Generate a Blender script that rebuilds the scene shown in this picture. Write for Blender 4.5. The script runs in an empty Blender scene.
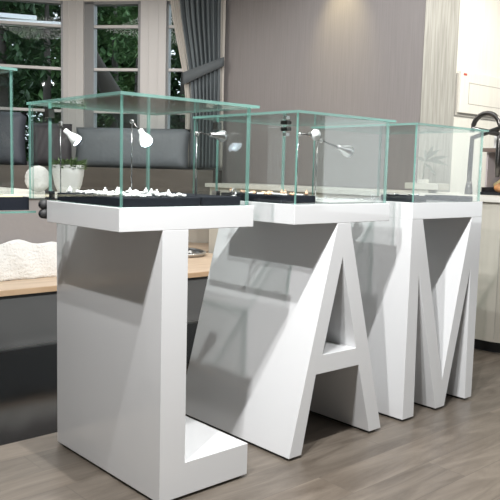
import bpy, bmesh, math, random
from mathutils import Vector, Matrix
random.seed(11)
S = bpy.context.scene
C = S.collection
PI = math.pi

# ------------------------------------------------------------------ camera
CX, CY, CZ, YAW, PITCH, ROLL, F = -1.1838, -1.9114, 1.1232, -.7335, -.1087, .0255, 728.68
fw = Vector((math.sin(-YAW)*math.cos(PITCH), math.cos(YAW)*math.cos(PITCH), math.sin(PITCH)))
r_ = fw.cross(Vector((0, 0, 1))).normalized(); u_ = r_.cross(fw)
r2 = r_*math.cos(ROLL)+u_*math.sin(ROLL); u2 = -r_*math.sin(ROLL)+u_*math.cos(ROLL)
cd = bpy.data.cameras.new('camera'); co = bpy.data.objects.new('camera', cd); C.objects.link(co)
cd.sensor_width = 36; cd.lens = 36*F/500; cd.clip_start = .05; cd.clip_end = 200
co.matrix_world = Matrix(((r2.x, u2.x, -fw.x, CX), (r2.y, u2.y, -fw.y, CY), (r2.z, u2.z, -fw.z, CZ), (0, 0, 0, 1)))
S.camera = co

# ------------------------------------------------------------------ world, lights, exposure
w = bpy.data.worlds.new('world'); S.world = w; w.use_nodes = True
bg = w.node_tree.nodes['Background']; bg.inputs[0].default_value = (.80, .90, 1, 1); bg.inputs[1].default_value = 1.0
S.view_settings.view_transform = 'Standard'; S.view_settings.look = 'None'
S.view_settings.gamma = 1; S.view_settings.use_curve_mapping = False
S.view_settings.exposure = .92

def aim(o, loc, tgt):
    o.location = loc
    o.rotation_euler = (Vector(tgt)-Vector(loc)).to_track_quat('-Z', 'Y').to_euler()
def spot(name, loc, tgt, power, size, blend=.4, rad=.03, col=(1, .97, .93)):
    l = bpy.data.lights.new(name, 'SPOT'); l.energy = power; l.spot_size = math.radians(size); l.spot_blend = blend
    l.shadow_soft_size = rad; l.color = col
    o = bpy.data.objects.new(name, l); C.objects.link(o); aim(o, loc, tgt)
def area(name, loc, tgt, power, sx, sy, col=(1, 1, 1)):
    l = bpy.data.lights.new(name, 'AREA'); l.energy = power; l.shape = 'RECTANGLE'; l.size = sx; l.size_y = sy; l.color = col
    o = bpy.data.objects.new(name, l); C.objects.link(o); aim(o, loc, tgt)
spot('ceiling_spot_key', (-1.09, -.74, 2.68), (.9, .3, .5), 90, 130, .3, .022, (1, 1, 1))
spot('ceiling_spot_second', (-.84, -.65, 2.68), (.6, .3, .5), 50, 130, .3, .022, (1, 1, 1))
spot('ceiling_spot_third', (-.08, -.66, 2.68), (1.2, .3, .4), 105, 120, .3, .022, (1, 1, 1))
spot('ceiling_spot_fourth', (.70, -.66, 2.68), (2.0, .3, .4), 75, 120, .3, .022, (1, 1, 1))
spot('ceiling_spot_wall', (3.22, 2.30, 2.92), (3.6, 2.30, 2.35), 14, 62, 1, .03, (1, .86, .48))
spot('ceiling_spot_kitchen', (3.9, -.2, 2.9), (4.1, 1.3, 1.5), 92, 100, .8, .1, (1, .95, .86))
area('front_fill', (2.4, -2.6, 2.9), (1.6, -.5, 0), 14, 2.6, 1.2, (.98, .99, 1))  # soft fill added to brighten the front faces
area('pane_reflection_light', (6.95, -3.2, 1.55), (0, -3.2, 1.55), 46, 4.6, 2.0, (.93, .98, 1))  # added out of view so the case fronts reflect something bright

area('room_fill', (2.2, 1.6, 2.93), (2.2, 1.6, 0), 18, 2.4, 2.2, (.96, .98, 1))  # soft ambient fill added over the room
area('ceiling_panel_seat', (1.6, 3.6, 2.85), (1.6, 3.8, 0), 20, 1.5, 1, (1, .98, .95))

# ------------------------------------------------------------------ materials
def mat(name, col, rough=.5, metal=0, coat=0, emis=None, estr=0, spec=.5, bump=0, bscale=50):
    m = bpy.data.materials.new(name); m.use_nodes = True
    b = m.node_tree.nodes['Principled BSDF']
    b.inputs['Base Color'].default_value = (*col, 1); b.inputs['Roughness'].default_value = rough
    b.inputs['Metallic'].default_value = metal; b.inputs['Coat Weight'].default_value = coat
    b.inputs['Specular IOR Level'].default_value = spec
    if emis: b.inputs['Emission Color'].default_value = (*emis, 1); b.inputs['Emission Strength'].default_value = estr
    if bump:
        N = m.node_tree.nodes; L = m.node_tree.links
        n = N.new('ShaderNodeTexNoise'); n.inputs['Scale'].default_value = bscale
        g = N.new('ShaderNodeBump'); g.inputs['Strength'].default_value = bump; g.inputs['Distance'].default_value = .01
        tc = N.new('ShaderNodeTexCoord'); L.new(tc.outputs['Object'], n.inputs['Vector'])
        L.new(n.outputs['Fac'], g.inputs['Height']); L.new(g.outputs['Normal'], b.inputs['Normal'])
    return m
def grain(name, c1, c2, scale=(1, 1, 1), rough=.5, nscale=4, detail=8, coat=0, c3=None):
    m = mat(name, c1, rough, coat=coat); N = m.node_tree.nodes; L = m.node_tree.links; b = N['Principled BSDF']
    tc = N.new('ShaderNodeTexCoord'); mp = N.new('ShaderNodeMapping'); mp.inputs['Scale'].default_value = scale
    n = N.new('ShaderNodeTexNoise'); n.inputs['Scale'].default_value = nscale; n.inputs['Detail'].default_value = detail; n.inputs['Distortion'].default_value = .6
    r = N.new('ShaderNodeValToRGB'); r.color_ramp.elements[0].color = (*c1, 1); r.color_ramp.elements[1].color = (*c2, 1)
    r.color_ramp.elements[0].position = .3; r.color_ramp.elements[1].position = .7
    L.new(tc.outputs['Object'], mp.inputs['Vector']); L.new(mp.outputs[0], n.inputs['Vector']); L.new(n.outputs['Fac'], r.inputs[0])
    L.new(r.outputs[0], b.inputs['Base Color'])
    return m
def floor_mat():
    m = mat('grey_oak_planks', (.2, .18, .15), .34); N = m.node_tree.nodes; L = m.node_tree.links; b = N['Principled BSDF']
    tc = N.new('ShaderNodeTexCoord')
    br = N.new('ShaderNodeTexBrick'); br.inputs['Scale'].default_value = 1; br.inputs['Brick Width'].default_value = 1.2; br.inputs['Row Height'].default_value = .17
    br.inputs['Mortar Size'].default_value = .0012; br.offset = .37
    br.inputs['Color1'].default_value = (.8, .8, .8, 1); br.inputs['Color2'].default_value = (1.08, 1.06, 1.04, 1); br.inputs['Mortar'].default_value = (.6, .6, .6, 1)
    L.new(tc.outputs['Object'], br.inputs['Vector'])
    mp = N.new('ShaderNodeMapping'); mp.inputs['Scale'].default_value = (.9, 5, 1)
    n = N.new('ShaderNodeTexNoise'); n.inputs['Scale'].default_value = 2.2; n.inputs['Detail'].default_value = 10; n.inputs['Distortion'].default_value = 1.2; n.inputs['Roughness'].default_value = .62
    # shift the grain per plank
    mx = N.new('ShaderNodeVectorMath'); mx.operation = 'ADD'
    L.new(tc.outputs['Object'], mx.inputs[0]); L.new(br.outputs['Color'], mx.inputs[1])
    L.new(mx.outputs[0], mp.inputs['Vector']); L.new(mp.outputs[0], n.inputs['Vector'])
    r = N.new('ShaderNodeValToRGB'); r.color_ramp.elements[0].color = (.105, .086, .068, 1); r.color_ramp.elements[1].color = (.205, .175, .143, 1)
    r.color_ramp.elements[0].position = .32; r.color_ramp.elements[1].position = .66
    L.new(n.outputs['Fac'], r.inputs[0])
    ml = N.new('ShaderNodeMix'); ml.data_type = 'RGBA'; ml.blend_type = 'MULTIPLY'; ml.inputs[0].default_value = 1
    L.new(r.outputs[0], ml.inputs[6]); L.new(br.outputs['Color'], ml.inputs[7]); L.new(ml.outputs[2], b.inputs['Base Color'])
    return m
def glass_mat(name='clear_glass', tint=(.975, .988, .984), f0=.04):
    m = bpy.data.materials.new(name); m.use_nodes = True; N = m.node_tree.nodes; L = m.node_tree.links
    N.remove(N['Principled BSDF'])
    t = N.new('ShaderNodeBsdfTransparent'); t.inputs[0].default_value = (*tint, 1)
    g = N.new('ShaderNodeBsdfGlossy'); g.inputs['Roughness'].default_value = .01
    lw = N.new('ShaderNodeLayerWeight'); lw.inputs[0].default_value = .5
    pw_ = N.new('ShaderNodeMath'); pw_.operation = 'POWER'; pw_.inputs[1].default_value = 5; L.new(lw.outputs['Facing'], pw_.inputs[0])
    f = N.new('ShaderNodeMath'); f.operation = 'MULTIPLY_ADD'; f.inputs[1].default_value = .92; f.inputs[2].default_value = f0; L.new(pw_.outputs[0], f.inputs[0])
    x = N.new('ShaderNodeMixShader'); L.new(f.outputs[0], x.inputs[0]); L.new(t.outputs[0], x.inputs[1]); L.new(g.outputs[0], x.inputs[2])
    L.new(x.outputs[0], N['Material Output'].inputs[0])
    return m
def edge_mat():
    m = bpy.data.materials.new('green_glass_edge'); m.use_nodes = True; N = m.node_tree.nodes; L = m.node_tree.links
    b = N['Principled BSDF']; b.inputs['Base Color'].default_value = (.24, .45, .40, 1); b.inputs['Roughness'].default_value = .15
    t = N.new('ShaderNodeBsdfTransparent'); t.inputs[0].default_value = (.62, .82, .77, 1)
    x = N.new('ShaderNodeMixShader'); x.inputs[0].default_value = .45
    L.new(t.outputs[0], x.inputs[1]); L.new(b.outputs[0], x.inputs[2]); L.new(x.outputs[0], N['Material Output'].inputs[0])
    return m
M_white = mat('white_lacquer', (.68, .685, .69), .22, coat=.6)
M_foot = mat('dark_foot', (.03, .03, .03), .6)
M_glass = glass_mat(); M_edge = edge_mat()
M_wglass = glass_mat('window_glass', (.90, .93, .92), .006)
M_floor = floor_mat()
M_black = mat('black_gloss_stone', (.005, .006, .007), .12, spec=.08)
M_felt = mat('black_felt', (.010, .012, .018), .9, spec=.2)
M_chrome = mat('chrome', (.75, .75, .75), .12, 1)
M_dsteel = mat('dark_steel', (.12, .115, .11), .3, 1)
M_alu = mat('satin_aluminium', (.62, .62, .62), .32, 1)
M_pearl = mat('white_stone', (.9, .9, .88), .25, coat=.3)
M_peach = mat('peach_stone', (.85, .55, .36), .25, coat=.3)
M_silver = mat('silver_beads', (.8, .8, .8), .22, 1)
M_bulb = mat('lit_bulb', (.8, .9, 1), .3, emis=(.75, .88, 1), estr=7)
M_bulbdim = mat('dim_bulb', (.8, .8, .8), .3)
M_wall = grain('taupe_wallcovering', (.218, .198, .192), (.25, .229, .222), (30, 30, .8), .75, 3, 6)
M_ivory = grain('ivory_wall_panel', (.72, .70, .63), (.78, .76, .69), (12, 12, .6), .6, 3, 6)
M_strip = grain('pale_grey_wood_veneer', (.25, .242, .215), (.40, .392, .355), (22, 22, .9), .5, 3, 8)
M_cream = mat('cream_wall', (.62, .58, .50), .7)
M_trim = mat('window_trim_beige', (.46, .44, .425), .45)
M_trimd = mat('window_trim_grey', (.20, .20, .20), .45)
M_oak = grain('pale_oak', (.56, .42, .30), (.70, .56, .42), (1, 8, 1), .5, 2.5, 8)
M_oakedge = grain('oak_edge', (.50, .33, .20), (.62, .43, .27), (1, 8, 1), .5, 2.5, 8)
M_bfront = mat('grey_bench_front', (.12, .12, .118), .55)
M_brown = grain('brown_wood', (.075, .062, .052), (.105, .088, .074), (2, 2, 9), .55, 2, 6)
M_ceil = mat('ceiling_white', (.75, .74, .72), .8)
M_rear = mat('far_wall_paint', (.28, .275, .265), .8)
M_curt = mat('slate_curtain', (.125, .142, .15), .85, spec=.2, bump=.2, bscale=200)
M_band = mat('tieback_grey', (.085, .095, .10), .8, bump=.2, bscale=150)
M_liner = mat('beige_liner', (.42, .39, .35), .85)
M_cushg = mat('grey_velvet', (.135, .148, .162), .55, bump=.4, bscale=30)
M_cushd = mat('plum_black_velvet', (.035, .028, .034), .6, bump=.3, bscale=30)
M_cushs = mat('slate_velvet', (.055, .062, .078), .6, bump=.3, bscale=30)
M_plaster = mat('beige_plaster', (.30, .275, .262), .8, bump=.3, bscale=12)
M_fluff = mat('white_plush', (.84, .83, .80), .95, bump=1.0, bscale=60)
M_pot = mat('white_ceramic', (.80, .79, .76), .35, bump=.3, bscale=40)
M_leaf = mat('herb_green', (.12, .20, .06), .6)
M_leafg = mat('grey_green_leaf', (.26, .27, .24), .4)
M_island = grain('ivory_cabinet', (.56, .53, .46), (.58, .55, .48), (20, 20, .6), .45, 2, 5)
M_ctop = mat('pale_counter_stone', (.70, .68, .62), .35)
M_kick = mat('black_kick', (.015, .017, .02), .3)
M_red = mat('red_label', (.5, .08, .05), .6)
M_line = mat('grey_seam', (.42, .40, .36), .6)
M_box = mat('putty_grey_box', (.46, .45, .40), .6)
M_sbrown = mat('dark_brown_shelf', (.16, .12, .10), .5)
M_lilac = mat('greyish_lilac_back', (.42, .38, .38), .5)
M_bread = grain('orange_bread', (.62, .27, .10), (.75, .42, .20), (4, 4, 4), .6, 4, 4)
M_ban = mat('pale_yellow', (.75, .63, .33), .5)
M_bark = mat('bark', (.045, .038, .032), .9)
M_fol = [grain('foliage_%s' % n, a, b, (1, 1, 1), .6, 3, 3) for n, a, b in (
    ('dark', (.016, .042, .016), (.05, .11, .04)), ('mid', (.035, .085, .03), (.11, .21, .07)), ('light', (.05, .10, .035), (.15, .24, .08)))]
M_lawn = mat('grass_ground', (.04, .06, .025), .9)
M_wbar = mat('white_reflection_bar', (.85, .85, .88), .5)  # white of ceiling lights reflected in the window, built as bars

# ------------------------------------------------------------------ helpers
def obj(name, bm, m, parent=None, smooth=False, bevel=0):
    me = bpy.data.meshes.new(name)
    bmesh.ops.recalc_face_normals(bm, faces=bm.faces)
    bm.to_mesh(me); bm.free()
    for k in (m if isinstance(m, (list, tuple)) else [m]): me.materials.append(k)
    if smooth:
        for p in me.polygons: p.use_smooth = True
    o = bpy.data.objects.new(name, me); C.objects.link(o)
    if parent:
        o.parent = parent; o.location = -parent.location if parent.rotation_euler[2] == 0 else (0, 0, 0)
    if bevel:
        b = o.modifiers.new('bevel', 'BEVEL'); b.width = bevel; b.segments = 2; b.limit_method = 'ANGLE'
    return o
def tag(o, label=None, cat=None, group=None, kind=None):
    for k, v in (('label', label), ('category', cat), ('group', group), ('kind', kind)):
        if v: o[k] = v
    return o
def thing(name, label, cat, loc=(0, 0, 0), group=None):
    o = bpy.data.objects.new(name, None); C.objects.link(o); o.location = loc; o.empty_display_size = .05
    return tag(o, label, cat, group)
def B(): return bmesh.new()
def box(bm, x0, x1, y0, y1, z0, z1):
    v = [bm.verts.new(p) for p in ((x0, y0, z0), (x1, y0, z0), (x1, y1, z0), (x0, y1, z0), (x0, y0, z1), (x1, y0, z1), (x1, y1, z1), (x0, y1, z1))]
    fs = [(0, 3, 2, 1), (4, 5, 6, 7), (0, 1, 5, 4), (1, 2, 6, 5), (2, 3, 7, 6), (3, 0, 4, 7)]
    return [bm.faces.new([v[i] for i in f]) for f in fs]
def boxo(name, m, x0, x1, y0, y1, z0, z1, parent=None, bevel=0):
    bm = B(); box(bm, x0, x1, y0, y1, z0, z1); return obj(name, bm, m, parent, bevel=bevel)
def tube(bm, pts, r, n=10, cap=True):
    pts = [Vector(p) for p in pts]; rings = []
    if not isinstance(r, (list, tuple)): r = [r]*len(pts)
    up = None
    for i, p in enumerate(pts):
        t = (pts[min(i+1, len(pts)-1)]-pts[max(i-1, 0)]).normalized()
        if up is None: up = t.orthogonal().normalized()
        up = (up-t*up.dot(t)).normalized(); s = t.cross(up)
        rings.append([bm.verts.new(p+(up*math.cos(a*2*PI/n)+s*math.sin(a*2*PI/n))*r[i]) for a in range(n)])
    for a, b in zip(rings, rings[1:]):
        for k in range(n): bm.faces.new((a[k], a[(k+1) % n], b[(k+1) % n], b[k]))
    if cap: bm.faces.new(rings[0][::-1]); bm.faces.new(rings[-1])
def ball(bm, c, r, sub=1, sc=(1, 1, 1), rot=0):
    m = Matrix.Translation(c) @ Matrix.Rotation(rot, 4, 'Z') @ Matrix.Diagonal((*[r*k for k in sc], 1))
    bmesh.ops.create_icosphere(bm, subdivisions=sub, radius=1, matrix=m)
def prism_y(verts, faces, y0, y1):
    """2-D (x,z) outline faces extruded in y; shared edges stay inside"""
    bm = B(); a = [bm.verts.new((x, y0, z)) for x, z in verts]; b = [bm.verts.new((x, y1, z)) for x, z in verts]
    cnt = {}
    for f in faces:
        for i in range(len(f)):
            e = (f[i], f[(i+1) % len(f)]); k = tuple(sorted(e)); cnt.setdefault(k, []).append(e)
        bm.faces.new([a[i] for i in f]); bm.faces.new([b[i] for i in f][::-1])
    for k, l in cnt.items():
        if len(l) == 1:
            i, j = l[0]; bm.faces.new((a[i], a[j], b[j], b[i]))
    return bm
def prism_z(poly, z0, z1):
    bm = B(); a = [bm.verts.new((x, y, z0)) for x, y in poly]; b = [bm.verts.new((x, y, z1)) for x, y in poly]
    n = len(poly); bm.faces.new(a[::-1]); bm.faces.new(b)
    for i in range(n): bm.faces.new((a[i], a[(i+1) % n], b[(i+1) % n], b[i]))
    return bm
def pane(name, x0, x1, y0, y1, z0, z1, parent):
    """glass sheet: clear on its two large faces, green on its cut edges"""
    bm = B(); fs = box(bm, x0, x1, y0, y1, z0, z1)
    d = (x1-x0, y1-y0, z1-z0); ax = d.index(min(d)); bm.normal_update()
    for f in fs: f.material_index = 0 if abs(f.normal[ax]) > .5 else 1
    return obj(name, bm, [M_glass, M_edge], parent)

# ------------------------------------------------------------------ setting: floor, ceiling, walls
KC = (3.6, 3.85); PC = (2.57, 5.08)              # corners of the bay, in plan
dR = Vector((-.643, .766)).normalized(); dL = Vector((-.883, .469)).normalized()
LE = (PC[0]+dL.x*4.0, PC[1]+dL.y*4.0)
tag(boxo('floor', M_floor, -4, 7, -6, .84, -.1, 0), kind='structure')
tag(boxo('floor_stone', M_black, -4, 7, .84, 7.2, -.1, -.001), kind='structure')
tag(boxo('trim_1', M_alu, -4, 3.0, 2.285, 2.305, -.001, .006), kind='structure')
cb = prism_z([(-4, -6), (7, -6), (7, 1.45), (3.7, 1.45), (3.7, 3.9), (2.7, 5.2), (LE[0], LE[1]+.1), (-4, LE[1]+.1)], 2.95, 3.05)
tag(obj('ceiling', cb, M_ceil), kind='structure')
tag(boxo('wall_left', M_rear, -4.1, -4, -6, LE[1], 0, 2.95), kind='structure')
tag(boxo('wall_rear', M_rear, -4, 7, -6.1, -6, 0, 2.95), kind='structure')
tag(boxo('wall_back', M_rear, -4, LE[0], LE[1], LE[1]+.1, 0, 2.95), kind='structure')
tag(boxo('wall_right', M_rear, 7, 7.1, -6, 1.39, 0, 2.95), kind='structure')
tag(boxo('wall_kitchen', M_wall, 3.6, 3.75, 1.475, 3.85, 0, 2.95), kind='structure')
bm = prism_z([(3.601, 1.472), (3.93, 1.385), (3.93, 1.47)], 0, 2.95)
tag(obj('wall_corner', bm, M_strip), kind='structure')
tag(boxo('wall_ivory', M_ivory, 3.935, 7, 1.39, 1.5, 0, 2.95), kind='structure')

def along(P, d, s, off=0, n=None):
    nn = Vector((d.y, -d.x)) if n is None else n
    return (P[0]+d.x*s+nn.x*off, P[1]+d.y*s+nn.y*off)
# inward normals (towards the room)
nR = Vector((dR.y, -dR.x)); nR = -nR if nR.dot(Vector((CX, CY))-Vector(KC)) < 0 else nR
nL = Vector((dL.y, -dL.x)); nL = -nL if nL.dot(Vector((CX, CY))-Vector(PC)) < 0 else nL
def wbox(bm, P, d, n, s0, s1, o0, o1, z0, z1):
    q = [(P[0]+d.x*s+n.x*o, P[1]+d.y*s+n.y*o) for s, o in ((s0, o0), (s1, o0), (s1, o1), (s0, o1))]
    a = [bm.verts.new((x, y, z0)) for x, y in q]; b = [bm.verts.new((x, y, z1)) for x, y in q]
    bm.faces.new(a[::-1]); bm.faces.new(b)
    for i in range(4): bm.faces.new((a[i], a[(i+1) % 4], b[(i+1) % 4], b[i]))
for nm, P, d, n, L_ in (('wall_bay_right', KC, dR, nR, 1.6), ('wall_bay_left', PC, dL, nL, 4.0)):
    bm = B(); wbox(bm, P, d, n, 0, L_+.0, -.14, 0, 0, 1.12); wbox(bm, P, d, n, 0, L_, -.14, 0, 2.80, 2.95)
    tag(obj(nm, bm, M_cream), kind='structure')
Z0, Z1 = 1.12, 2.80
ZT = (1.69, 2.12, 2.55)
def window(i, P, d, n, s0, s1, wa=.02, wb=.02, zt=ZT):
    root = bpy.data.objects.new('window_%d' % i, None); C.objects.link(root); tag(root, kind='structure')
    bm = B()
    wbox(bm, P, d, n, s0, s0+wa, -.10, .0, Z0, Z1); wbox(bm, P, d, n, s1-wb, s1, -.10, .0, Z0, Z1)
    wbox(bm, P, d, n, s0, s1, -.10, .0, Z0, Z0+.04); wbox(bm, P, d, n, s0, s1, -.10, .0, Z1-.03, Z1)
    obj('window_frame', bm, M_trimd, root)
    bm = B()
    for z in zt: wbox(bm, P, d, n, s0+wa, s1-wb, -.07, -.01, z-.014, z+.014)
    obj('glazing_bar', bm, M_trim, root)
    bm = B(); wbox(bm, P, d, n, s0+wa, s1-wb, -.045, -.040, Z0+.03, Z1-.02)
    obj('window_pane', bm, M_wglass, root)
window(1, KC, dR, nR, .18, .60); window(2, KC, dR, nR, .865, 1.47, .035, .10)
window(3, PC, dL, nL, .09, 1.9); window(4, PC, dL, nL, 2.05, 3.9)
def post(i, P, d, n, s0, s1):
    bm = B(); wbox(bm, P, d, n, s0, s1, -.13, .03, Z0, Z1)
    wbox(bm, P, d, n, s0+(s1-s0)*.3, s0+(s1-s0)*.36, .03, .036, Z0, Z1); wbox(bm, P, d, n, s0+(s1-s0)*.68, s0+(s1-s0)*.74, .03, .036, Z0, Z1)
    tag(obj('trim_%d' % i, bm, M_trim), kind='structure')
post(2, KC, dR, nR, .60, .865); post(3, KC, dR, nR, 1.47, 1.70); post(4, PC, dL, nL, 1.9, 2.05); post(5, KC, dR, nR, 0, .18)

# built-in brown ledge under the bay windows
def offs(o):
    a = (KC[0]+nR.x*o, KC[1]+nR.y*o); b = (LE[0]+nL.x*o, LE[1]+nL.y*o)
    # intersection of the two offset lines
    p = Vector(a); q = Vector((PC[0]+nL.x*o, PC[1]+nL.y*o)); det = dR.x*(-dL.y)+dL.x*dR.y
    rx, ry = q.x-p.x, q.y-p.y; s = (rx*(-dL.y)+dL.x*ry)/det
    return a, (p.x+dR.x*s, p.y+dR.y*s), b
o0 = offs(.005); o1 = offs(.50)
led = prism_z([(o0[0][0], o0[0][1]), o0[1], o0[2], o1[2], o1[1], o1[0]], .86, 1.115)
LEDGE = tag(obj('window_ledge', led, M_brown), 'long brown wooden ledge below the bay windows carrying the velvet cushions', 'ledge')

# ------------------------------------------------------------------ oak platform
t = thing('oak_platform', 'low platform with pale oak top and dark grey front on black stone floor', 'platform', (1.2, 2.3, 0))
po = offs(.006); pf = 2.32
fr = prism_z([(-3.9, pf), (2.94, pf), (2.94, 3.36), (3.58, 3.36), (3.58, po[0][1]-.02), po[1], po[2], (-3.9, LE[1]-.01)], .0, .333)
obj('platform_front', fr, M_bfront, t)
pf = 2.30
tp = prism_z([(-3.9, pf), (2.94, pf), (2.94, 3.36), (3.58, 3.36), (3.58, po[0][1]-.02), po[1], po[2], (-3.9, LE[1]-.01)], .333, .368)
tpo = obj('platform_top', tp, [M_oak], t)
boxo('edge_strip', M_oakedge, -3.9, 2.98, 2.288, 2.30, .333, .366, t)

# deep plastered bench block standing on the platform
t = thing('plaster_bench', 'beige plastered block on the oak platform behind the left display table', 'bench', (.4, 2.63, .368))
boxo('bench_body', M_plaster, -2.5, 1.42, 2.66, 4.3, .369, .905, t)
boxo('bench_top', M_ivory, -2.5, 1.45, 2.63, 4.35, .905, .925, t)
# white plush throw hanging against its front
bm = B(); nx, nz = 60, 14; vs = []
for j in range(nz+1):
    row = []
    for i in range(nx+1):
        x = -.6+i*(2.0/nx); top = .605+.018*math.sin(x*9)+.012*math.sin(x*23+1)
        z = .372+(top-.372)*j/nz
        row.append(bm.verts.new((x, 2.642+.008*math.sin(x*31+z*17)-.012*math.sin(j/nz*PI), z)))
    vs.append(row)
for j in range(nz):
    for i in range(nx): bm.faces.new((vs[j][i], vs[j][i+1], vs[j+1][i+1], vs[j+1][i]))
th = obj('plush_throw', bm, M_fluff, smooth=True); sm = th.modifiers.new('solid', 'SOLIDIFY'); sm.thickness = .014; sm.offset = -1
tag(th, 'white plush throw with wavy top leaning against the beige block at left', 'throw')

# ------------------------------------------------------------------ display pedestals
TOP, TB = 1.0, .9246
def pedestal(x0, W, depth_tray, verts, faces, label, foots, ds=.72):
    t = thing('display_pedestal', label, 'display stand', (x0, 0, 0), 'white letter shaped display stands')
    obj('letter_body', prism_y([(x0+x, z) for x, z in verts], faces, 0, ds), M_white, t, bevel=.0015)
    boxo('tray', M_white, x0, x0+W, 0, depth_tray, TB, TOP, t, bevel=.002)
    for a, b in foots: boxo('foot', M_foot, x0+a+.012, x0+b-.012, .02, ds-.02, 0, .0115, t)
    return t
zf = .011; zt = TB+.0005
# L
vL = [(.1614, zf), (.265, zf), (.265, .128), (.265, zt), (.1614, zt), (.5521, zf), (.5521, .128), (.1614, .128)]
pedestal(0, .5521, .478, vL, [(0, 1, 2, 7), (7, 2, 3, 4), (1, 5, 6, 2)],
         'white lacquered display stand shaped like a letter L under the nearest glass case', [(.1614, .5521)])
# A
XA, WA = .7576, .5756
vA = [(.012, zf), (.082, zf), (.1507, .324), (.185, .40+.0), (.2855, .787), (.322, zt), (.2475, zt), (.5835, zf), (.5035, zf), (.412, .322), (.391, .398)]
# outer edge points for clean quads: left outer, right outer at crossbar heights
def lerp(a, b, z): k = (z-a[1])/(b[1]-a[1]); return (a[0]+(b[0]-a[0])*k, z)
lo, lt, ro, rt = vA[0], vA[6], vA[7], vA[5]
vA += [lerp(lo, lt, .323), lerp(lo, lt, .399), lerp(lo, lt, .787), lerp(ro, rt, .322), lerp(ro, rt, .398), lerp(ro, rt, .787)]
fA = [(0, 1, 2, 11), (11, 2, 3, 12), (12, 3, 4, 13), (13, 4, 6), (4, 5, 6), (4, 16, 5), (7, 14, 9, 8)[::-1], (14, 15, 10, 9)[::-1], (15, 16, 4, 10)[::-1], (2, 9, 10, 3)]
pedestal(XA, WA, .478, vA, fA, 'white lacquered display stand shaped like a letter A, middle of the row', [(.012, .082), (.5035, .5835)])
# M
XM, WM = 1.499, .5768
vM = [(.008, zf), (.085, zf), (.0716, .673), (.0804, zt), (.0, zt),             # 0-4 left leg
      (.262, zf), (.334, zf), (.3044, .145),                                      # 5-7 V tip, notch vertex
      (.4866, zt), (.500, .673), (.5163, zf), (.5768, zf), (.5768, zt)]           # 8-12
vM[0] = (.0, zf); vM[4] = (.0, zt)
fM = [(0, 1, 2, 4), (4, 2, 3), (2, 5, 7, 3), (5, 6, 7), (6, 9, 8, 7), (9, 12, 8), (9, 10, 11, 12)]
pedestal(XM, WM, .478, vM, fM, 'white lacquered display stand shaped like a letter M, farthest of the row', [(.0, .085), (.262, .334), (.5163, .5768)])
# left neighbour, mostly outside the frame
t = thing('display_pedestal', 'display stand with black tray cut off by the left edge', 'display stand', (-.9, .66, 0))
boxo('letter_body', M_white, -.92, -.62, .68, 1.25, .008, .955, t, bevel=.002)
boxo('foot', M_foot, -.90, -.64, .70, 1.23, 0, .008, t)
boxo('tray', M_felt, -1.0, .022, .665, 1.25, .9555, 1.004, t)
boxo('glass_shelf', M_edge, -1.0, .045, .655, .664, .945, .952, t)
boxo('tray_rail', mat('yellowish_rail', (.75, .70, .50), .4), -1.0, .0, .668, .70, 1.0045, 1.012, t)

# ------------------------------------------------------------------ glass cases
GT = 1.349; TH = .010; GD = .634
def case(x0, W, label, door=True):
    t = thing('glass_case', label, 'glass display case', (x0, 0, TOP), 'glass cases on the letter stands')
    a, b, z0, z1 = x0+.010, x0+W-.022, TOP+.001, GT-TH
    pane('front_pane', a, b, .004, .004+TH, z0, z1, t)
    yl = .478 if door else GD-.012
    pane('side_pane', a, a+TH, .0125, yl, z0, z1, t)
    pane('side_pane', b-TH, b, .0125, GD-.012, z0, z1, t)
    pane('back_pane', a+TH+.0005, b-TH-.0005, GD-.012, GD-.012+TH, z0, z1, t)
    pane('top_pane', x0, x0+W+.012, -.004, GD, GT-TH+.0005, GT, t)
    if door:
        dr = pane('door_leaf', a, a+TH, .482, GD+.005, z0, z1, t)
        for z in (z0+.004, z1-.05):
            bm = B(); box(bm, a-.006, a+TH+.006, .468, .498, z, z+.03); obj('hinge', bm, M_chrome, t)
    return t
case(0, .5521, 'large clear glass case with green edges on the letter L stand')
case(XA, WA, 'clear glass case with green edges on the letter A stand')
case(XM, WM, 'clear glass case with green edges on the letter M stand', False)
t = thing('glass_case', 'clear glass case on the black tray cut off by the left edge', 'glass display case', (-.6, .68, 1.004))
pane('front_pane', -1.0, -.025, .69, .698, 1.013, 1.462, t)
pane('side_pane', -.033, -.025, .699, 1.22, 1.013, 1.462, t)
pane('top_pane', -1.0, -.012, .68, 1.23, 1.4625, 1.472, t)
# black round locks below the rear corner of the L case
for i, (z, y, nm) in enumerate(((.985, .482, 'upper black round lock on the back corner of the nearest tray'), (.952, .482, 'lower black round lock on the back corner of the nearest tray'))):
    t = thing('round_lock', nm, 'lock', (.0, y, z))
    bm = B(); tube(bm, [(-.002, y, z), (-.002, y+.022, z)], .017, 16); obj('lock_body', bm, M_foot, t, True)
    bm = B(); tube(bm, [(-.014, y+.011, z), (-.020, y+.011, z)], .006, 12); obj('key_cylinder', bm, M_felt, t, True)
# clamps near the front corner of the A case
t = thing('glass_clamp', 'small steel clamp with white pads at the top corner of the letter A case', 'clamp', (XA+.01, .065, 1.26))
for z in (1.325, 1.262): boxo('clamp_pad', M_alu, XA+.004, XA+.022, .062, .078, z-.006, z+.006, t)
for z in (1.306, 1.281): boxo('clamp_plate', M_dsteel, XA+.002, XA+.024, .055, .090, z-.007, z+.007, t)

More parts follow.
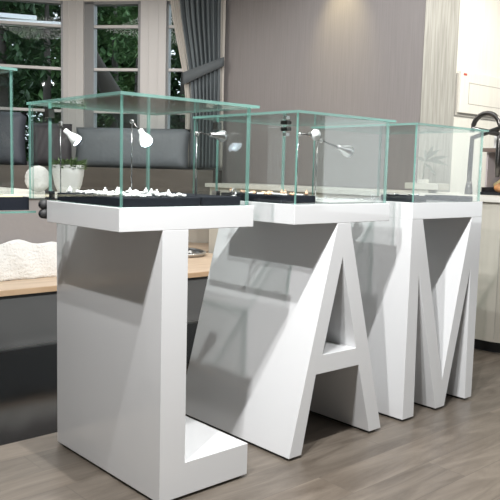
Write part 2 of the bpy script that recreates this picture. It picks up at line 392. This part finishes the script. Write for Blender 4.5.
# ------------------------------------------------------------------ black boards inside the cases
def board(label, x0, x1, y0, y1, z1, m=None, z0=TOP+.001):
    o = boxo('display_board', m or M_felt, x0, x1, y0, y1, z0, z1, bevel=.003); o['label'] = label; o['category'] = 'display board'; return o
board('wide black felt board with white stones inside the letter L case', .03, .335, .03, .46, 1.028)
board('empty black felt board at the right side of the letter L case', .345, .515, .03, .46, 1.03)
board('black felt board with peach stones in the back left of the letter A case', XA+.03, XA+.22, .10, .47, 1.028)
board('mat tinted pale grey like the front pane reflection, with silver pieces at the right of the letter A case', XA+.235, XA+.53, .04, .47, 1.008, mat('reflection_grey_mat', (.45, .46, .44), .8))  # pale grey stands in for the bright room reflected in the front pane
board('black felt board in the back left of the letter M case', XM+.025, XM+.13, .02, .20, 1.028)
board('small black felt board at the front right of the letter M case', XM+.40, XM+.535, .03, .22, 1.024)
GL, GR = 'white stone pieces on the letter L board', None
def piece(x, y, z, kind, mt, label, cat, group, sc=1.0):
    bm = B()
    if kind == 0:      # lumpy stone cluster
        for k in range(5):
            ball(bm, (x+random.uniform(-.009, .009)*sc, y+random.uniform(-.009, .009)*sc, z+random.uniform(.003, .008)*sc), random.uniform(.005, .008)*sc, 1, (1.2, 1, .8), random.random()*3)
    elif kind == 1:    # bead ring
        n = 11; R = .013*sc
        for k in range(n): ball(bm, (x+R*math.cos(k*2*PI/n), y+R*math.sin(k*2*PI/n), z+.0038*sc), .0040*sc, 1)
    else:              # upright pendant
        ball(bm, (x, y, z+.009*sc), .009*sc, 2, (1, .7, 1)); ball(bm, (x, y, z+.019*sc), .004*sc, 1)
    o = obj({0: 'stone_cluster', 1: 'bead_bracelet', 2: 'stone_pendant'}[kind], bm, mt, smooth=True); tag(o, label, cat, group)
def scatter(n, x0, x1, y0, y1, z, mt, place, group, kinds, sc=1.0, names=('irregular %s stone cluster', '%s bead bracelet', 'rounded %s stone pendant'), colw='white'):
    pts = []; tr = 0
    while len(pts) < n and tr < 4000:
        tr += 1; p = (random.uniform(x0, x1), random.uniform(y0, y1))
        if all((p[0]-q[0])**2+(p[1]-q[1])**2 > (.034*sc)**2 for q in pts): pts.append(p)
    for i, p in enumerate(pts):
        k = kinds[i % len(kinds)]
        piece(p[0], p[1], z, k, mt, (names[k] % colw)+' lying on the '+place, 'jewellery', colw+' '+('clusters', 'bracelets', 'pendants')[k]+' on the '+place, sc)
scatter(46, .045, .322, .045, .45, 1.028, M_pearl, 'wide black board in the letter L case', GL, (0, 0, 1, 2, 0), 1.1)
scatter(12, XA+.05, XA+.20, .12, .45, 1.028, M_peach, 'black board in the letter A case', None, (0, 0, 2), 1.0, colw='peach')
scatter(8, XA+.05, XA+.20, .12, .45, 1.028, M_pearl, 'black board in the letter A case', None, (1,), 1.0)
scatter(14, XA+.26, XA+.50, .06, .44, 1.008, M_silver, 'pale grey mat in the letter A case', None, (1, 0), .9, colw='silver')
scatter(7, XM+.035, XM+.12, .03, .19, 1.028, M_silver, 'black board in the letter M case', None, (0, 1), .8, colw='silver')
# small acrylic ring stands at the right front corners
for (x, y, lb) in ((.500, .05, 'small silver ring stand in the front right corner of the letter L case'), (XA+.52, .05, 'small silver ring stand in the front right corner of the letter A case')):
    zb = 1.0305 if x < .6 else 1.0085
    t = thing('ring_stand', lb, 'ring stand', (x, y, zb))
    bm = B(); tube(bm, [(x, y, zb), (x, y, zb+.004)], .011, 14); obj('stand_base', bm, M_silver, t, True)
    bm = B(); tube(bm, [(x+.010*math.cos(a*PI/8), y, zb+.016+.011*math.sin(a*PI/8)) for a in range(-3, 12)], .002, 6); obj('stand_ring', bm, M_silver, t, True)

# ------------------------------------------------------------------ case spot lamps
def lamp(label, basept, joint, head, tip, lit, rodbase=None, r=.021):
    t = thing('case_spotlight', label, 'lamp', basept)
    b, j, h, tp = map(Vector, (basept, joint, head, tip))
    if rodbase:
        bm = B(); tube(bm, [rodbase, (rodbase[0], rodbase[1], b.z)], .0022, 8); obj('rod', bm, M_chrome, t, True)
    bm = B(); ball(bm, b, .009, 2); obj('mount', bm, M_chrome, t, True)
    bm = B(); m1 = (b+j)/2+Vector((0, 0, .004)); tube(bm, [b, m1, j, h], .0032, 8); obj('arm', bm, M_dsteel, t, True)
    d = (tp-h).normalized(); L = (tp-h).length
    bm = B(); tube(bm, [h-d*.002, h, h+d*L*.35, h+d*L*.45, h+d*L*.8, tp], [.006, r*.42, r*.45, r*.6, r*.95, r], 18, True)
    obj('lamp_head', bm, M_alu if not lit else M_pearl, t, True)
    bm = B(); tube(bm, [tp-d*.004, tp+d*.0015], [r*.86, r*.86], 18); ball(bm, tp-d*.002, r*.4, 2)
    obj('bulb', bm, M_bulb if lit else M_bulbdim, t, True)
lamp('lit white spotlight at the back left corner of the letter L case', (.034, .440, 1.268), (.038, .436, 1.256), (.046, .430, 1.246), (.078, .40, 1.208), True, (.034, .440, 1.0285))
lamp('lit spotlight facing the viewer in the middle of the letter L case', (.300, .40, 1.290), (.308, .39, 1.275), (.318, .37, 1.258), (.314, .325, 1.216), True, (.300, .40, 1.0285), .026)
lamp('unlit silver spotlight pointing right at the right side of the letter L case', (.385, .12, 1.245), (.42, .12, 1.246), (.448, .12, 1.245), (.506, .12, 1.242), False, (.385, .12, 1.0305), .021)
lamp('chrome spotlight facing the viewer at the upper left of the letter A case', (XA+.178, .16, 1.272), (XA+.190, .15, 1.274), (XA+.205, .13, 1.273), (XA+.200, .09, 1.270), False, (XA+.17, .16, 1.0285), .024)
lamp('silver spotlight on a slanted dark arm in the middle of the letter A case', (XA+.262, .12, 1.250), (XA+.285, .12, 1.246), (XA+.366, .12, 1.229), (XA+.440, .12, 1.212), False, (XA+.25, .13, 1.009), .025)

# ------------------------------------------------------------------ planters and cushions
t = thing('herb_planter', 'tapered white planter with low green herbs behind the lit spotlight', 'planter', (1.30, 2.78, .925))
bm = B(); cx, cy = 1.305, 2.78; prof = [(.060, .004), (.075, .02), (.095, .07), (.108, .14), (.112, .205), (.106, .205), (.100, .17)]
rings = []
for r, z in prof: rings.append([bm.verts.new((cx+r*(1+.04*math.cos(4*a*2*PI/40))*math.cos(a*2*PI/40), cy+r*(1+.04*math.cos(4*a*2*PI/40))*math.sin(a*2*PI/40), .925+z)) for a in range(40)])
for a, b in zip(rings, rings[1:]):
    for k in range(40): bm.faces.new((a[k], a[(k+1) % 40], b[(k+1) % 40], b[k]))
bm.faces.new(rings[0][::-1]); bm.faces.new(rings[-1]); obj('pot', bm, M_pot, t, True)
bm = B()
bm.free()
for dx, dy in ((-.04, -.04), (.04, -.04), (.04, .04), (-.04, .04)):
    bm = B(); ball(bm, (cx+dx, cy+dy, .937), .011, 2); obj('pot_foot', bm, M_pot, t, True)
def leaf(bm, p, d, L, W_):
    d = Vector(d).normalized(); s = d.cross(Vector((.1, .2, 1))).normalized()*W_; p = Vector(p); q = d.cross(s).normalized()*L*.06
    a, b, c, e = bm.verts.new(p), bm.verts.new(p+d*L*.5+s+q), bm.verts.new(p+d*L), bm.verts.new(p+d*L*.5-s+q)
    bm.faces.new((a, b, c, e))
bm = B()
for k in range(420):
    a = random.random()*2*PI; r = .105*random.random()**.5
    p = (cx+r*math.cos(a), cy+r*math.sin(a), 1.10+random.uniform(0, .05))
    leaf(bm, p, (math.cos(a)*.8+random.uniform(-.5, .5), math.sin(a)*.8+random.uniform(-.5, .5), random.uniform(-.1, .7)), random.uniform(.03, .06), .009)
obj('herbs', bm, M_leaf, t)
# a fluffy round white pouf cushion left of the planter
bm = B(); ball(bm, (1.15, 2.93, 1.026), .094, 4, (.95, .9, .98))
for v in bm.verts: v.co += Vector((random.uniform(-1, 1), random.uniform(-1, 1), random.uniform(-1, 1)))*.0035
tag(obj('plush_ball', bm, M_fluff, smooth=True), 'round fluffy white plush ball left of the tapered planter', 'plush ball')

def cushion(name, label, m, P, d, n, s0, s1, z0, h, th, off, tilt=.18):
    bm = B(); nx, nz = 22, 12; L = s1-s0
    for side in (1, -1):
        g = []
        for j in range(nz+1):
            row = []
            for i in range(nx+1):
                u = i/nx*2-1; v = j/nz*2-1
                e = max(0, (1-u**6))*max(0, (1-v**4)); tt = th/2*(e**.5)
                pin = 1-.06*(abs(u)**3)*(1-abs(v)); pin2 = 1-.08*(abs(v)**2)*(1-abs(u)**2)*0
                s = s0+L/2+u*L/2*(1-.03*(1-abs(v)**2)); z = z0+h/2+v*h/2*(1-.05*(1-abs(u)**4)*0)+.012*math.sin(u*5+v)*e
                o = off+side*tt+.006*math.sin(u*19+v*7)*e - (z-z0)*tilt
                row.append(bm.verts.new((P[0]+d.x*s+n.x*o, P[1]+d.y*s+n.y*o, z)))
            g.append(row)
        for j in range(nz):
            for i in range(nx): bm.faces.new((g[j][i], g[j][i+1], g[j+1][i+1], g[j+1][i]))
    bmesh.ops.remove_doubles(bm, verts=bm.verts, dist=.0005)
    o = obj(name, bm, m, smooth=True); tag(o, label, 'cushion'); return o
cushion('velvet_cushion', 'wide grey velvet cushion leaning in the bay window beside the curtain', M_cushg, KC, dR, nR, .30, 1.50, 1.118, .40, .15, .22)
cushion('velvet_cushion', 'dark plum velvet cushion behind the lit spotlight', M_cushd, PC, dL, nL, .0, .42, 1.118, .43, .13, .24)
cushion('velvet_cushion', 'long slate velvet cushion at the left edge of the window ledge', M_cushs, PC, dL, nL, .44, 1.9, 1.118, .53, .16, .24)

# ------------------------------------------------------------------ curtain
t = thing('window_curtain', 'pleated slate grey curtain tied back at the right end of the bay windows', 'curtain', (3.42, 3.95, 1.2))
def cprof(z):   # left and right edge along the bay (distance from the wall corner), by height
    pts = [(1.14, .375, .0), (1.5, .375, .0), (1.80, .375, .0), (1.98, .395, .0), (2.06, .405, .0), (2.3, .455, .0), (2.6, .52, .0), (2.86, .56, .0)]
    for a, b in zip(pts, pts[1:]):
        if a[0] <= z <= b[0]:
            k = (z-a[0])/(b[0]-a[0]); return a[1]+(b[1]-a[1])*k, a[2]+(b[2]-a[2])*k
    return pts[-1][1:]
def curtain(name, m, f0, f1, off, amp, folds, parent, zlo=1.14, th=.004):
    bm = B(); nx, nz = 120, 34; g = []
    for j in range(nz+1):
        z = zlo+(2.86-zlo)*j/nz; l, r = cprof(z); pinch = 1-.45*math.exp(-((z-2.02)/.12)**2); row = []
        for i in range(nx+1):
            u = i/nx; s = r+(l-r)*(f0+(f1-f0)*u)
            o = off+amp*pinch*(math.sin(u*folds*2*PI)+.35*math.sin(u*folds*4.3*PI+z))
            row.append(bm.verts.new((KC[0]+dR.x*s+nR.x*o, KC[1]+dR.y*s+nR.y*o, z)))
        g.append(row)
    for j in range(nz):
        for i in range(nx): bm.faces.new((g[j][i], g[j][i+1], g[j+1][i+1], g[j+1][i]))
    o = obj(name, bm, m, parent, True); s = o.modifiers.new('solid', 'SOLIDIFY'); s.thickness = th
curtain('curtain_cloth', M_curt, .06, .86, .10, .032, 8, t)
curtain('curtain_liner', M_liner, .82, 1.0, .085, .008, 2, t)
curtain('curtain_liner', M_liner, -.03, .07, .085, .006, 1, t)
bm = B(); n = 20; a0, b0 = [], []
for i in range(n+1):
    u = i/n; s = .395*(1-u)-.02*u; zc = 2.015+.17*u**1.1; o = .135+.03*math.sin(u*PI)
    p = Vector((KC[0]+dR.x*s+nR.x*o, KC[1]+dR.y*s+nR.y*o, 0)); hw = .062-.017*u
    a0.append(bm.verts.new(p+Vector((0, 0, zc-hw)))); b0.append(bm.verts.new(p+Vector((0, 0, zc+hw))))
for i in range(n): bm.faces.new((a0[i], a0[i+1], b0[i+1], b0[i]))
o = obj('tieback', bm, M_band, t, True); s = o.modifiers.new('solid', 'SOLIDIFY'); s.thickness = .006

# ------------------------------------------------------------------ dish on the platform
t = thing('oval_dish', 'oval silver dish with crumpled white cloth on the oak platform', 'dish', (2.72, 3.3, .369))
bm = B(); cxx, cyy = 2.62, 3.30
def ov(a, R, ry, z): return (cxx+R*math.cos(a), cyy+ry*math.sin(a), z)
tube(bm, [ov(k*2*PI/40, .24, .30, .395) for k in range(41)], .012, 8, False); obj('dish_rim', bm, M_alu, t, True)
bm = B(); v = [bm.verts.new(ov(k*2*PI/40, .235, .295, .370)) for k in range(40)]; bm.faces.new(v)
v2 = [bm.verts.new(ov(k*2*PI/40, .24, .30, .390)) for k in range(40)]
for k in range(40): bm.faces.new((v[k], v[(k+1) % 40], v2[(k+1) % 40], v2[k]))
obj('dish_bowl', bm, M_alu, t, True)
bm = B()
g = [[bm.verts.new((cxx+x*.02, cyy+y*.025, .38+.022*abs(math.sin(x*1.3+y*.7))*(1-(x*x+y*y)/110)+.01*random.random())) for x in range(-7, 8)] for y in range(-7, 8)]
for a in range(14):
    for b_ in range(14):
        if (a-7)**2+(b_-7)**2 < 48: bm.faces.new((g[a][b_], g[a][b_+1], g[a+1][b_+1], g[a+1][b_]))
for vv in [q for q in bm.verts if not q.link_faces]: bm.verts.remove(vv)
tag(obj('crumpled_cloth', bm, M_pearl), 'crumpled white cloth lying in the oval silver dish', 'cloth')

# ------------------------------------------------------------------ kitchen counter along the grey wall
t = thing('kitchen_counter', 'long ivory kitchen counter along the taupe wall with a rounded end', 'counter', (3.3, .45, 0))
def rounded(x0, x1, y0, y1, r, n=10):
    p = [(x1, y0+0.0), (x1, y1), (x0, y1)]
    for k in range(n+1):
        a = PI+k/n*PI/2; p.append((x0+r+r*math.cos(a), y0+r+r*math.sin(a)))
    return p
obj('cabinet_body', prism_z(rounded(3.0, 3.59, .20, 3.30, .28), .08, .965), M_island, t)
obj('kick_board', prism_z(rounded(3.06, 3.56, .27, 2.28, .24), 0, .08), M_kick, t)
obj('worktop', prism_z(rounded(2.975, 3.592, .17, 3.34, .30), .965, .999), M_ctop, t)
boxo('door_seam', M_line, 2.9985, 3.0, .405, .409, .10, .95, t)

# consumer unit on the ivory wall
t = thing('fuse_box', 'flat ivory fuse box cover with a small red label on the wall', 'fuse box', (4.3, 1.38, 1.55))
k0 = (1.39+1.9114)/(1.12+1.9114)   # the wall plane is a little deeper
def pw(x, z): return (CX+(x-CX)*k0, CZ+(z-CZ)*k0)
xa, za = pw(3.535, 1.582); xb, zb = pw(4.24, 1.882)
boxo('cover', M_ivory, xa, xb, 1.352, 1.389, za, zb, t, bevel=.004)
xc, zc = pw(3.64, 1.65); xd, zd = pw(4.16, 1.805)
bm = B()
box(bm, xc, xd, 1.3495, 1.352, zd-.004, zd); box(bm, xc, xd, 1.3495, 1.352, zc, zc+.004); box(bm, xc, xc+.004, 1.3495, 1.352, zc, zd); box(bm, xd-.004, xd, 1.3495, 1.352, zc, zd)
obj('flap_seam', bm, M_line, t)
boxo('backplate', M_line, xa-.022, xb+.0, 1.375, 1.3895, za-.022, zb-.02, t)
boxo('warning_label', M_red, xa+.03, xa+.075, 1.349, 1.352, zb-.034, zb-.018, t)

# faucet
t = thing('pull_down_faucet', 'tall dark steel gooseneck faucet on the counter at the right', 'faucet', (3.25, .79, 1.0))
pts = [(3.25, .80, 1.0), (3.25, .80, 1.2), (3.25, .795, 1.38)]
for k in range(13):
    a = PI-k/12*PI; pts.append((3.25, .695+.10*math.cos(a), 1.44+.10*math.sin(a)))
pts.append((3.25, .594, 1.40))
bm = B(); tube(bm, pts, .0165, 12); obj('spout', bm, M_dsteel, t, True)
bm = B(); tube(bm, [(3.25, .80, 1.0), (3.25, .80, 1.05), (3.25, .80, 1.09)], [.028, .024, .016], 16); obj('faucet_base', bm, M_dsteel, t, True)
bm = B(); tube(bm, [(3.25, .594, 1.40), (3.25, .594, 1.36), (3.25, .594, 1.22), (3.25, .594, 1.12)], [.014, .020, .020, .014], 14); obj('spray_head', bm, M_dsteel, t, True)

# open display shelf with food behind the faucet
t = thing('display_shelf', 'small open shelf unit with dark brown top behind the faucet', 'shelf', (3.5, .5, 1.0))
boxo('shelf_top', M_sbrown, 3.345, 3.588, .30, .768, 1.290, 1.315, t)
boxo('back_panel', M_lilac, 3.575, 3.588, .30, .768, .9995, 1.289, t)
boxo('side_panel', M_lilac, 3.40, 3.574, .755, .768, .9995, 1.289, t)
tr = thing('black_tray', 'shallow black tray holding bread under the open shelf', 'tray', (3.45, .6, 1.0))
bm = B(); box(bm, 3.315, 3.56, .34, .750, 1.0, 1.010); box(bm, 3.315, 3.325, .34, .750, 1.010, 1.018); box(bm, 3.326, 3.56, .74, .750, 1.010, 1.05)
obj('tray_body', bm, M_kick, tr)
bm = B(); ball(bm, (3.42, .645, 1.048), .052, 3, (1.0, 1.15, .70)); tag(obj('bread_roll', bm, M_bread, smooth=True), 'round orange brown bread roll on the black tray', 'bread')
bm = B(); tube(bm, [(3.475, .735, 1.060), (3.475, .69, 1.080), (3.475, .64, 1.115), (3.475, .58, 1.125)], [.018, .026, .028, .016], 12)
tag(obj('baguette_piece', bm, M_ban, smooth=True), 'pale yellow bread stick leaning behind the round roll', 'bread')
tag(boxo('white_carton', M_pearl, 3.40, 3.52, .52, .72, 1.316, 1.415), 'small white carton standing on the brown shelf top', 'carton')
t = thing('white_hook', 'small white knob in front of the grey back panel beside the faucet', 'hook', (3.30, .74, 1.0))
bm = B(); tube(bm, [(3.30, .765, 1.0), (3.30, .765, 1.165), (3.30, .75, 1.172)], .003, 8); obj('hook_stem', bm, M_ctop, t, True)
bm = B(); tube(bm, [(3.30, .75, 1.155), (3.30, .75, 1.188)], .009, 10); obj('hook_knob', bm, M_pearl, t, True)

# box and plant on the counter seen through the M case
t = thing('putty_box', 'long putty grey box on a short foot on the kitchen counter', 'box', (3.2, 1.08, 1.0))
boxo('box_body', M_box, 3.14, 3.28, .97, 1.25, 1.022, 1.066, t, bevel=.003); boxo('box_foot', M_box, 3.16, 3.26, 1.06, 1.16, 1.0, 1.022, t)
t = thing('potted_plant', 'small potted plant with grey green leaves on the kitchen counter', 'plant', (3.35, 1.33, 1.0))
bm = B(); px, py = 3.42, 1.29; tube(bm, [(px, py, 1.0), (px, py, 1.09)], [.035, .045], 18); obj('pot', bm, M_box, t, True)
bm = B(); tube(bm, [(px, py, 1.09), (px-.005, py-.01, 1.20), (px, py-.02, 1.27)], .006, 8); obj('stem', bm, M_leafg, t, True)
for d, L, z in (((0, -.45, 1), .15, 1.23), ((.1, -1, .38), .19, 1.22), ((.1, -1, -.05), .18, 1.235), ((.3, .3, 1), .13, 1.22), ((0, .8, .5), .12, 1.22), ((-.3, -.8, -.3), .14, 1.20), ((.2, -.9, .9), .14, 1.24)):
    bm = B(); d = Vector(d).normalized(); s = d.cross(Vector((1, 0, .2))).normalized()
    P = Vector((px, py-.015, z)); pr = [P+d*L*k/6+Vector((0, 0, -.03*(k/6)**2)) for k in range(7)]; ws = [.003, .009, .014, .015, .012, .007, .001]
    A_ = [bm.verts.new(p+s*w_) for p, w_ in zip(pr, ws)]; Bv = [bm.verts.new(p-s*w_) for p, w_ in zip(pr, ws)]; Cc = [bm.verts.new(p+s.cross(d)*.003) for p in pr]
    for k in range(6): bm.faces.new((A_[k], A_[k+1], Cc[k+1], Cc[k])); bm.faces.new((Cc[k], Cc[k+1], Bv[k+1], Bv[k]))
    obj('leaf', bm, M_leafg, t, True)

# ------------------------------------------------------------------ outside the windows
tag(boxo('ground', M_lawn, -12, 22, 7.3, 30, -.3, -.2), kind='structure')
def tree(x, y, h, cr, mi, label, nl=2600, lean=0, trunk=.10):
    t = thing('garden_tree', label, 'tree', (x, y, -.2))
    bm = B(); tube(bm, [(x, y, -.2), (x+lean*.3, y, h*.3), (x+lean*.6, y, h*.6), (x+lean, y, h*.92)], [trunk, trunk*.85, trunk*.6, trunk*.2], 10); obj('trunk', bm, M_bark, t, True)
    bm = B(); blobs = [(x+lean*.7+random.uniform(-cr, cr)*.7, y+random.uniform(-cr, cr)*.7, random.uniform(.25, 1)*h, cr*random.uniform(.35, .6)) for _ in range(12)]
    for k in range(nl):
        b = random.choice(blobs); d = Vector((random.gauss(0, 1), random.gauss(0, 1), random.gauss(0, 1))).normalized()
        p = Vector(b[:3])+d*b[3]*random.uniform(.6, 1.05)
        leaf(bm, p, (random.uniform(-1, 1), random.uniform(-1, 1), random.uniform(-1, .4)), random.uniform(.10, .20), .035)
    obj('foliage', bm, M_fol[mi], t)
def along_ray(px, depth):   # plan point outside at a given direction
    k = (px-250)/F; d = Vector((fw.x, fw.y))+Vector((r2.x, r2.y))*k; return CX+d.x*depth, CY+d.y*depth
for i, (px, dp, h, cr, mi, lean, lb) in enumerate((
    (5, 10.8, 4.2, .62, 0, 0, 'dark leafy tree outside the left bay window'),
    (48, 13.0, 4.9, .58, 1, 0, 'mid green tree hidden partly by the wide window post'),
    (114, 13.6, 4.8, .50, 1, 0, 'mid green tree outside the middle window'),
    (136, 10.6, 2.9, .42, 2, 0, 'pale green bush outside the middle window'),
    (182, 12.0, 4.4, .56, 0, 0, 'dark green tree outside the right window beside the curtain'))):
    x, y = along_ray(px, dp); tree(x, y, h, cr, mi, lb, 2600, lean)
# the dense hedge row beyond, which nobody could count
for nm, mi, ps in (('hedge_foliage', 0, 17.0), ('hedge_foliage', 1, 15.3)):
    bm = B()
    for k in range(14000):
        px = random.uniform(-70, 240); x, y = along_ray(px, ps+random.uniform(0, .5)); z = 6.4*random.random()-.2
        bl = math.sin(px*.05+mi*2)+math.sin(z*2.3+px*.02)
        if bl < -.6 and mi: continue
        leaf(bm, (x, y, z), (random.uniform(-1, 1), random.uniform(-1, 1), random.uniform(-1, .4)), random.uniform(.2, .38), .075)
    tag(obj(nm, bm, M_fol[mi]), ('dark', 'mid green')[mi]+' dense hedge foliage filling the view beyond the garden trees', 'hedge', kind='stuff')
x0, y0 = along_ray(93, 9.2); x1, y1 = along_ray(135, 9.2)
bm = B(); tube(bm, [(x0-.1, y0, 2.65), (x0+.05, y0, 2.35), ((x0+x1)/2, (y0+y1)/2, 1.95), (x1, y1, 1.55), (x1+.4, y1-.2, .6), (x1+.5, y1-.2, -.2)], [.05, .10, .13, .13, .15, .17], 12)
tag(obj('leaning_trunk', bm, M_bark, smooth=True), 'dark leaning bare tree trunk outside the middle window', 'tree trunk')
# white canopy bars standing in for ceiling lights reflected in the left window
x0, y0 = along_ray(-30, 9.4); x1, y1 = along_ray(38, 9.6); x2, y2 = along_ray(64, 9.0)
t = thing('lamp_reflection', 'white flat canopy bars imitating ceiling lights mirrored in the upper left window pane', 'reflection', (x1, y1, -.2))
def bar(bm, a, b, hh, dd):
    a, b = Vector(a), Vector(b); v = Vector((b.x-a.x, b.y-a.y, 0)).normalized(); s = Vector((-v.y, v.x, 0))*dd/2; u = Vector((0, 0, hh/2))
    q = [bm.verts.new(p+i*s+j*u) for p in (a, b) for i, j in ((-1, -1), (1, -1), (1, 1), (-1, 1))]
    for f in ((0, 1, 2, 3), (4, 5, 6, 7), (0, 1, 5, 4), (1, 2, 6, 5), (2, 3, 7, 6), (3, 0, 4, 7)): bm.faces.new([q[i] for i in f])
def zat(py, dp, px=30): return CZ+dp*((250-py)/F*math.cos(PITCH)+math.sin(PITCH)-(px-250)/F*.0)-dp*.0
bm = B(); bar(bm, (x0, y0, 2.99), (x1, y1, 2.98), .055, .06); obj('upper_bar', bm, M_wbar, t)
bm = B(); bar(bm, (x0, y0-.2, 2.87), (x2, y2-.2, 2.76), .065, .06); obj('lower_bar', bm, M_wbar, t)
bm = B(); tube(bm, [(x0-.3, y0, -.2), (x0-.3, y0, 3.0)], .05, 10); obj('bar_post', bm, M_wbar, t, True)
